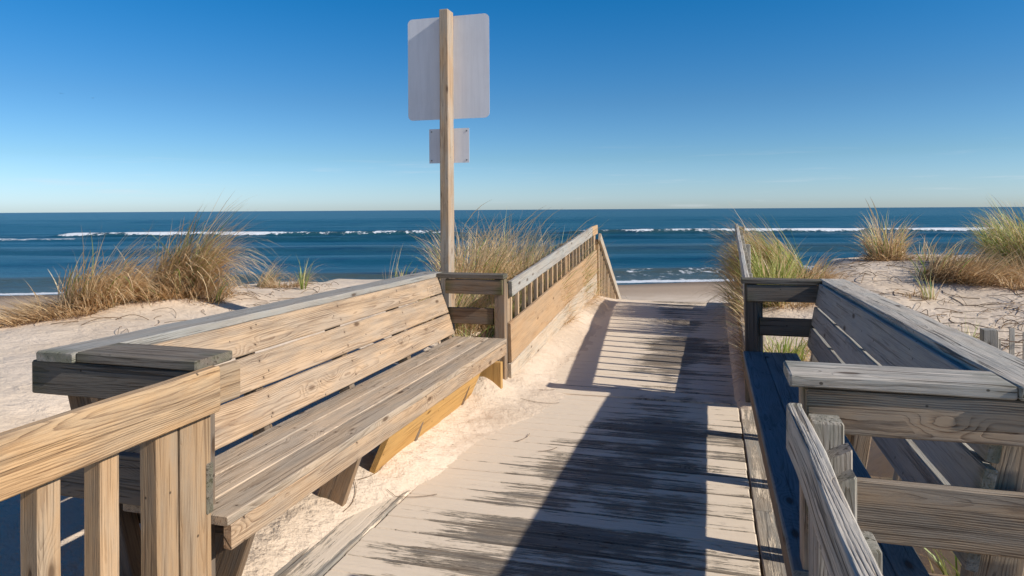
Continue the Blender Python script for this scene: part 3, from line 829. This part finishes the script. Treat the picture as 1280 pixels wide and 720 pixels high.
W = lambda x, y: np.array([x, y])
G1 = 'grass clumps on the left dune'; G2 = 'dune grass behind the left ramp railing'; G3 = 'grass clumps on the right dune'
B_ = blades
clump('grass_clump', 'wide wind bent straw coloured grass clump at the far left edge of the dune', 'grass clump', [
    B_(420, -6.5, 6.1, .34, 1.15, .08, 1.5, W(1, -.2), .7, .08, ell=1.1, wid=.010), B_(620, -6.55, 5.8, .46, .60, .0, 1.1, W(-.3, -1), .5, .95, wid=.012), B_(40, -6.4, 6.15, .25, 1.5, .05, 1.8, W(1, .1), .9, 0, wid=.006), B_(260, -6.7, 5.4, .32, .48, .0, 1.1, W(-.8, -1), .6, 1, wid=.011)], G1)
clump('grass_clump', 'tallest clump on the left dune with plumes blown to the right', 'grass clump', [
    B_(560, -6.15, 6.95, .32, 1.40, .10, 1.4, W(1, -.15), .72, .08, ell=1.0, wid=.011), B_(720, -6.2, 6.7, .48, .70, .0, 1.1, W(.3, -1), .45, .95, brown=.12, wid=.012), B_(80, -6.1, 7.0, .2, 1.75, .05, 1.6, W(1, .05), .9, 0, wid=.006),
    B_(90, -5.98, 6.9, .15, .95, .8, .6, W(1, 0), .4, .0), B_(200, -5.8, 6.9, .35, .62, .03, 1.6, W(1, -.4), .8, .5, wid=.011)], G1)
clump('grass_clump', 'brown straw tangle between the two big clumps on the left dune', 'grass clump', [
    B_(260, -6.35, 6.45, .30, .46, .0, 1.4, W(.8, -.7), .5, .75, brown=.12, wid=.012), B_(50, -6.3, 6.5, .2, 1.15, .05, 1.7, W(1, 0), .9, 0, wid=.006)], G1)
clump('grass_clump', 'small dark tuft on the sand in front of the tallest left clump', 'grass clump', [B_(60, -5.4, 6.65, .08, .45, .45, 1.1, W(1, 0), .5, .4, brown=.2), B_(50, -5.45, 6.6, .2, .3, 0, 1, W(0, -1), .3, 1, brown=.3)], G1)
clump('grass_clump', 'slender tuft leaning right near the middle of the left dune crest', 'grass clump', [B_(75, -6.25, 8.75, .12, .75, .12, 1.5, W(1, 0), .75, .15), B_(40, -6.2, 8.6, .22, .3, 0, 1, W(1, 0), .2, .9)], G1)
clump('grass_clump', 'low straw clump with one green shoot at the right end of the left dune', 'grass clump', [B_(130, -5.85, 8.75, .26, .45, .05, 1.5, W(.4, -.6), .6, .7), B_(30, -5.7, 8.8, .1, .75, .1, 1.9, W(1, 0), .9, .0, wid=.005), B_(20, -5.42, 8.45, .04, .55, 1, .5, W(.4, 0), .4, 0)], G1)
clump('grass_clump', 'thin bare stems at the far left against the sea', 'grass clump', [B_(9, -8.0, 6.6, .10, 1.0, 0, .15, W(.3, 0), .1, 0, wid=.004), B_(12, -7.6, 5.9, .2, .55, 0, .4, W(.3, 0), .1, .3, wid=.004)], G1)
clump('grass_clump', 'thin wispy stems standing between the left dune and the sign post', 'grass clump', [B_(10, -4.55, 9.4, .12, .75, .1, .4, W(.6, 0), .2, 0, wid=.004), B_(30, -4.2, 9.0, .2, .4, .5, .6, W(.6, 0), .2, .3)], G1)
for i, (x, y, h, n, g, rd, lb) in enumerate([
    (-2.72, 7.05, .62, 420, .2, .30, 'green and straw grass just behind the sign post foot'),
    (-2.25, 7.45, .60, 380, .35, .30, 'dense green grass pressed against the near part of the left ramp railing'),
    (-2.85, 8.1, .98, 620, .16, .38, 'tall straw grass right of the sign post'),
    (-2.2, 8.5, .86, 800, .2, .38, 'straw and green grass leaning on the middle of the left ramp railing'),
    (-2.65, 9.2, 1.05, 760, .14, .42, 'feathery straw grass behind the middle of the left ramp railing'),
    (-2.15, 9.9, 1.12, 520, .5, .28, 'tall upright grass plume near the far end of the left ramp railing'),
    (-2.05, 10.7, .72, 260, .15, .28, 'short straw grass at the top end of the left ramp railing')]):
    clump('grass_clump', lb, 'grass clump', [B_(n, x, y, rd, h * 1.2, g, 1.0, W(1, 0), .35, .15), B_(int(n * .5), x, y, rd * 1.3, h * .65, .04, 1.2, W(.2, -1), .3, .8), B_(22, x, y, rd * .7, h * 1.5, .05, 1.8, W(1, 0), .8, 0, wid=.005)] + ([seedheads(9, x, y, .3, h * 1.15, W(1, 0), .8)] if h > .85 else []), G2)
clump('grass_clump', 'long blades spilling through the far arm of the left bench', 'grass clump', [B_(120, -2.15, 6.35, .26, .62, .65, 1.1, W(.6, -1), .4, .3), B_(14, -2.0, 6.12, .12, .5, .6, 1.4, W(.3, -1), .8, 0)], None)
clump('grass_clump', 'tall windswept russet and green clump against the right ramp railing', 'grass clump', [
    B_(620, .78, 9.7, .26, 1.18, .22, 1.1, W(-1, .1), .62, .05, brown=.25), B_(420, .98, 9.6, .24, 1.0, .6, 1.0, W(-.9, .1), .6, .05), B_(260, 1.15, 9.4, .25, .6, .1, 1.3, W(1, -.4), .5, .7), B_(320, .68, 8.7, .20, .85, .75, .8, W(-.6, 0), .4, .1), B_(260, .9, 8.7, .3, .5, .2, 1.2, W(.2, -1), .4, .8)], G3)
clump('grass_clump', 'brown grass fringe overhanging the right edge of the ramp', 'grass clump', [
    B_(110, .42, 7.3, .40, .50, .12, 1.5, W(-1, -.3), .8, .3, brown=.25, ell=.2), B_(150, .45, 8.3, .45, .62, .2, 1.4, W(-1, -.2), .8, .3, brown=.2, ell=.2), B_(120, .42, 6.5, .35, .45, .1, 1.5, W(-1, -.3), .8, .4, brown=.2, ell=.2),
    B_(300, .46, 9.7, .5, .85, .25, 1.3, W(-1, 0), .7, .1, brown=.2, ell=.3)], G3)
clump('grass_clump', 'spiky straw clump with tall seed stems on the right dune crest', 'grass clump', [
    B_(300, 2.36, 10.8, .20, .80, .2, 1.1, W(-.3, 0), .12, .1), B_(260, 2.36, 10.7, .28, .45, .02, 1.2, W(-.3, -.6), .25, .95, brown=.15), seedheads(3, 2.45, 10.9, .2, .75, W(-1, 0), .3), B_(40, 2.78, 10.5, .1, .45, .3, .8, W(1, 0), .4, .3)], G3)
clump('grass_clump', 'flattened russet mound of dead grass on the right dune', 'grass clump', [
    B_(700, 2.70, 9.2, .34, .62, .02, 1.5, W(1, -.5), .55, .75, brown=.3), B_(420, 2.9, 9.1, .34, .62, .06, 1.4, W(.9, -.7), .6, .4, brown=.1), B_(60, 2.6, 9.3, .25, .66, .6, 1.2, W(1, 0), .4, 0)], G3)
clump('grass_clump', 'big green and rust coloured clump at the right edge of the picture', 'grass clump', [
    B_(900, 3.75, 9.9, .42, .95, .65, 1.0, W(-1, .1), .5, .10, brown=.15), B_(500, 3.65, 9.3, .45, .55, .1, 1.3, W(.2, -.9), .4, .8, brown=.3), B_(80, 3.15, 8.7, .12, .28, .0, 1, W(1, -.6), .2, .6, brown=.15), B_(80, 3.35, 8.5, .12, .28, .0, 1, W(1, -.6), .2, .6, brown=.15)], G3)
clump('grass_clump', 'thin green seedling tuft below the russet mound', 'grass clump', [B_(26, 2.22, 8.3, .07, .42, .55, .7, W(-.7, .1), .5, .1), B_(30, 2.1, 8.3, .12, .25, 0, 1, W(-1, 0), .4, .9, brown=.2)], G3)
clump('grass_clump', 'wispy grey green tuft beside the sand fence post', 'grass clump', [B_(90, 1.74, 5.75, .12, .42, .45, .8, W(-.6, .2), .4, .3), B_(160, 1.45, 6.1, .35, .3, .1, 1, W(-1, 0), .3, .7, brown=.15)], G3)
clump('grass_clump', 'bright yellow green tuft under the far arm of the right bench', 'grass clump', [B_(150, .62, 6.75, .20, .34, .85, .7, W(0, 0), 0, .15), B_(120, .95, 6.9, .22, .26, .1, 1, W(1, 0), .2, .7)], None)
clump('grass_clump', 'green shoots seen below the near end of the right bench', 'grass clump', [B_(110, 1.05, 3.0, .25, .34, .8, .7, W(0, 0), 0, .2)], None)

# dead creeping stems strewn over the right dune, too many to count
VV = []; FF = []; o = 0
for i in range(620):
    if i < 500:
        x = 1.2 + 3.2 * rng.random(); yv = 5.6 + 5.4 * rng.random()
    else:
        x = -6.8 + 2.4 * rng.random(); yv = 5.2 + 4 * rng.random()
    a = rng.random() * 6.28; L = .12 + .45 * rng.random(); n = 6; pts = []
    cv = rng.normal(0, .5); hh = .0 + .05 * rng.random()
    for k in range(n):
        px = x + math.cos(a + cv * k / n) * L * k / n; py_ = yv + math.sin(a + cv * k / n) * L * k / n
        pts.append((px, py_, .004 + hh * math.sin(math.pi * k / (n - 1))))
    zz = terrain(np.array([p[0] for p in pts]), np.array([p[1] for p in pts]))
    v, f = tube([(p[0], p[1], p[2] + z) for p, z in zip(pts, zz)], .0026 if i % 3 else .004, 3)
    VV += [tuple(q) for q in v]; FF += [tuple(q + o for q in t_) for t_ in f]; o = len(VV)
tw = link_mesh('dry_stems', VV, FF, M['twig']); tag(tw, 'dead creeping stems and runners scattered over the dune sand', 'dry stems', None, 'stuff')
# a few straws lying by the left bench and on the ramp
VV = []; FF = []; o = 0
for (x, yv, a, L) in ((-1.52, 5.55, -.3, .32), (-1.9, 3.5, 1.0, .3), (-1.85, 3.25, 1.35, .25), (-1.75, 3.55, -.2, .28), (-1.3, 4.6, .8, .2), (-1.1, 4.45, .3, .15), (-1.45, 5.9, .1, .15)):
    pts = [(x + math.cos(a + .1 * k) * L * k / 5, yv + math.sin(a + .1 * k) * L * k / 5) for k in range(6)]
    v, f = tube([(p[0], p[1], max(float(terrain(*p)), 0.0) + .008) for p in pts], .002, 3)
    VV += [tuple(q) for q in v]; FF += [tuple(q + o for q in t_) for t_ in f]; o = len(VV)
tw = link_mesh('dry_stems', VV, FF, M['twig']); tag(tw, 'loose straws lying on the sandy planks by the left bench', 'dry stems', None, 'stuff')

# ------------------------------------------------------------------ two far gulls
def gull(loc, span, roll, label):
    v = []; f = []
    n = 8; secs = [(-.22, .004), (-.16, .03), (-.05, .055), (.08, .05), (.15, .03), (.18, .028), (.23, .005)]
    for (yy_, r_) in secs:
        for k in range(n):
            a = 2 * math.pi * k / n; v.append((r_ * math.cos(a), yy_, r_ * .8 * math.sin(a)))
    for i in range(len(secs) - 1):
        for k in range(n): f.append((i*n+k, i*n+(k+1)%n, (i+1)*n+(k+1)%n, (i+1)*n+k))
    for s in (-1, 1):
        b = len(v); st_ = [(.03, .06, -.05, .01), (.25, .08, -.06, .10), (.45, .05, -.07, .07), (.62, -.06, -.12, .02)]
        for (q, y0_, y1_, z_) in st_:
            v += [(s * q * span, y0_, z_ + .008), (s * q * span, y1_, z_)]
        for i in range(3): f.append((b + 2*i, b + 2*i + 1, b + 2*i + 3, b + 2*i + 2))
    o_ = link_mesh('gull', v, f, M['gull']); o_.location = loc; o_.rotation_euler = (0, roll, 1.2)
    tag(o_, label, 'bird', 'far gulls over the sea')
def at(px, py_, D):
    F_ = Vector((-math.sin(TH), math.cos(TH), 0)); R_ = Vector((math.cos(TH), math.sin(TH), 0))
    return Vector((0, 0, 1.6)) + F_ * D + R_ * ((px - 640) / 870 * D) + Vector((0, 0, 1)) * ((265.5 - py_) / 870 * D)
gull(at(77, 117, 150), .8, .15, 'left one of two tiny gulls flying high over the sea')
gull(at(117, 123, 160), .8, -.2, 'right one of two tiny gulls flying high over the sea')

# ------------------------------------------------------------------ light, sky, camera
SUN = Vector((1.64, -.20, 1.0)).normalized()
el = math.asin(SUN.z); az = math.atan2(SUN.x, SUN.y)      # azimuth from +Y towards +X
sl = bpy.data.lights.new('sun', 'SUN'); sl.energy = 5.0; sl.angle = R(.53); sl.color = (1.0, .935, .86)
so = bpy.data.objects.new('sun', sl); so.rotation_euler = (-SUN).to_track_quat('-Z', 'Y').to_euler(); so.location = (30, 0, 30); col.objects.link(so)

wd = bpy.data.worlds.new('World'); scene.world = wd; wd.use_nodes = True
t = NT(wd.node_tree); t.n.clear()
out = t.n.new('ShaderNodeOutputWorld'); bg = t.n.new('ShaderNodeBackground')
sky = t.n.new('ShaderNodeTexSky'); sky.sky_type = 'NISHITA'; sky.sun_disc = False
sky.sun_elevation = el; sky.sun_rotation = az; sky.altitude = 0; sky.air_density = 1.0; sky.dust_density = .35; sky.ozone_density = 3.0
hs = t.n.new('ShaderNodeHueSaturation'); hs.inputs['Saturation'].default_value = 1.24; hs.inputs['Hue'].default_value = .5
t.l.new(sky.outputs[0], hs.inputs['Color'])
# sky tint by height above the horizon, darkened overhead to cut ambient light
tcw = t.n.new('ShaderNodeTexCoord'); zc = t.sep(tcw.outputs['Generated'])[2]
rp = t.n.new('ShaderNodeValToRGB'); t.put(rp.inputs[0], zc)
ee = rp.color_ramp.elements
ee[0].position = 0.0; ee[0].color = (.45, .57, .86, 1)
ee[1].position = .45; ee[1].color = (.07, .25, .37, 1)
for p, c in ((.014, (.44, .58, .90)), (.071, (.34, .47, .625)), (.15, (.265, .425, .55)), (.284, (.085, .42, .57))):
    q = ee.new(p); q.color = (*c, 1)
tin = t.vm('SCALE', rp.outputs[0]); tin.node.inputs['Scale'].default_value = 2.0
# a few faint wisps low over the sea
gx, gy, gz_ = t.sep(tcw.outputs['Generated'])
wn = t.noise(t.comb(t.math('MULTIPLY', gx, 5), t.math('MULTIPLY', gy, 5), t.math('MULTIPLY', gz_, 90)), 1, 5, .6)
wf = t.math('MULTIPLY', t.math('MULTIPLY', t.ramp(wn, .56, .8), t.ramp(gz_, .11, .03)), .38)
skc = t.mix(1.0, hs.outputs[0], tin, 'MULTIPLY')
skc = t.mix(wf, skc, (7.5, 8.0, 8.6))
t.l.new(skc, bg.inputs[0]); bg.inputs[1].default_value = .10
t.l.new(bg.outputs[0], out.inputs[0])

cam = bpy.data.cameras.new('camera'); co = bpy.data.objects.new('camera', cam); col.objects.link(co)
co.location = (0, 0, 1.6)
co.rotation_mode = 'XYZ'
from mathutils import Matrix
m3 = Matrix.Rotation(TH, 4, 'Z') @ Matrix.Rotation(math.pi / 2, 4, 'X') @ Matrix.Rotation(R(-.34), 4, 'Z')
co.rotation_euler = m3.to_euler()
cam.sensor_width = 36; cam.lens = 870 / 1280 * 36; cam.shift_y = -98 / 1280
cam.clip_start = .05; cam.clip_end = 60000
scene.camera = co
scene.view_settings.view_transform = 'Standard'; scene.view_settings.look = 'None'; scene.view_settings.exposure = 0
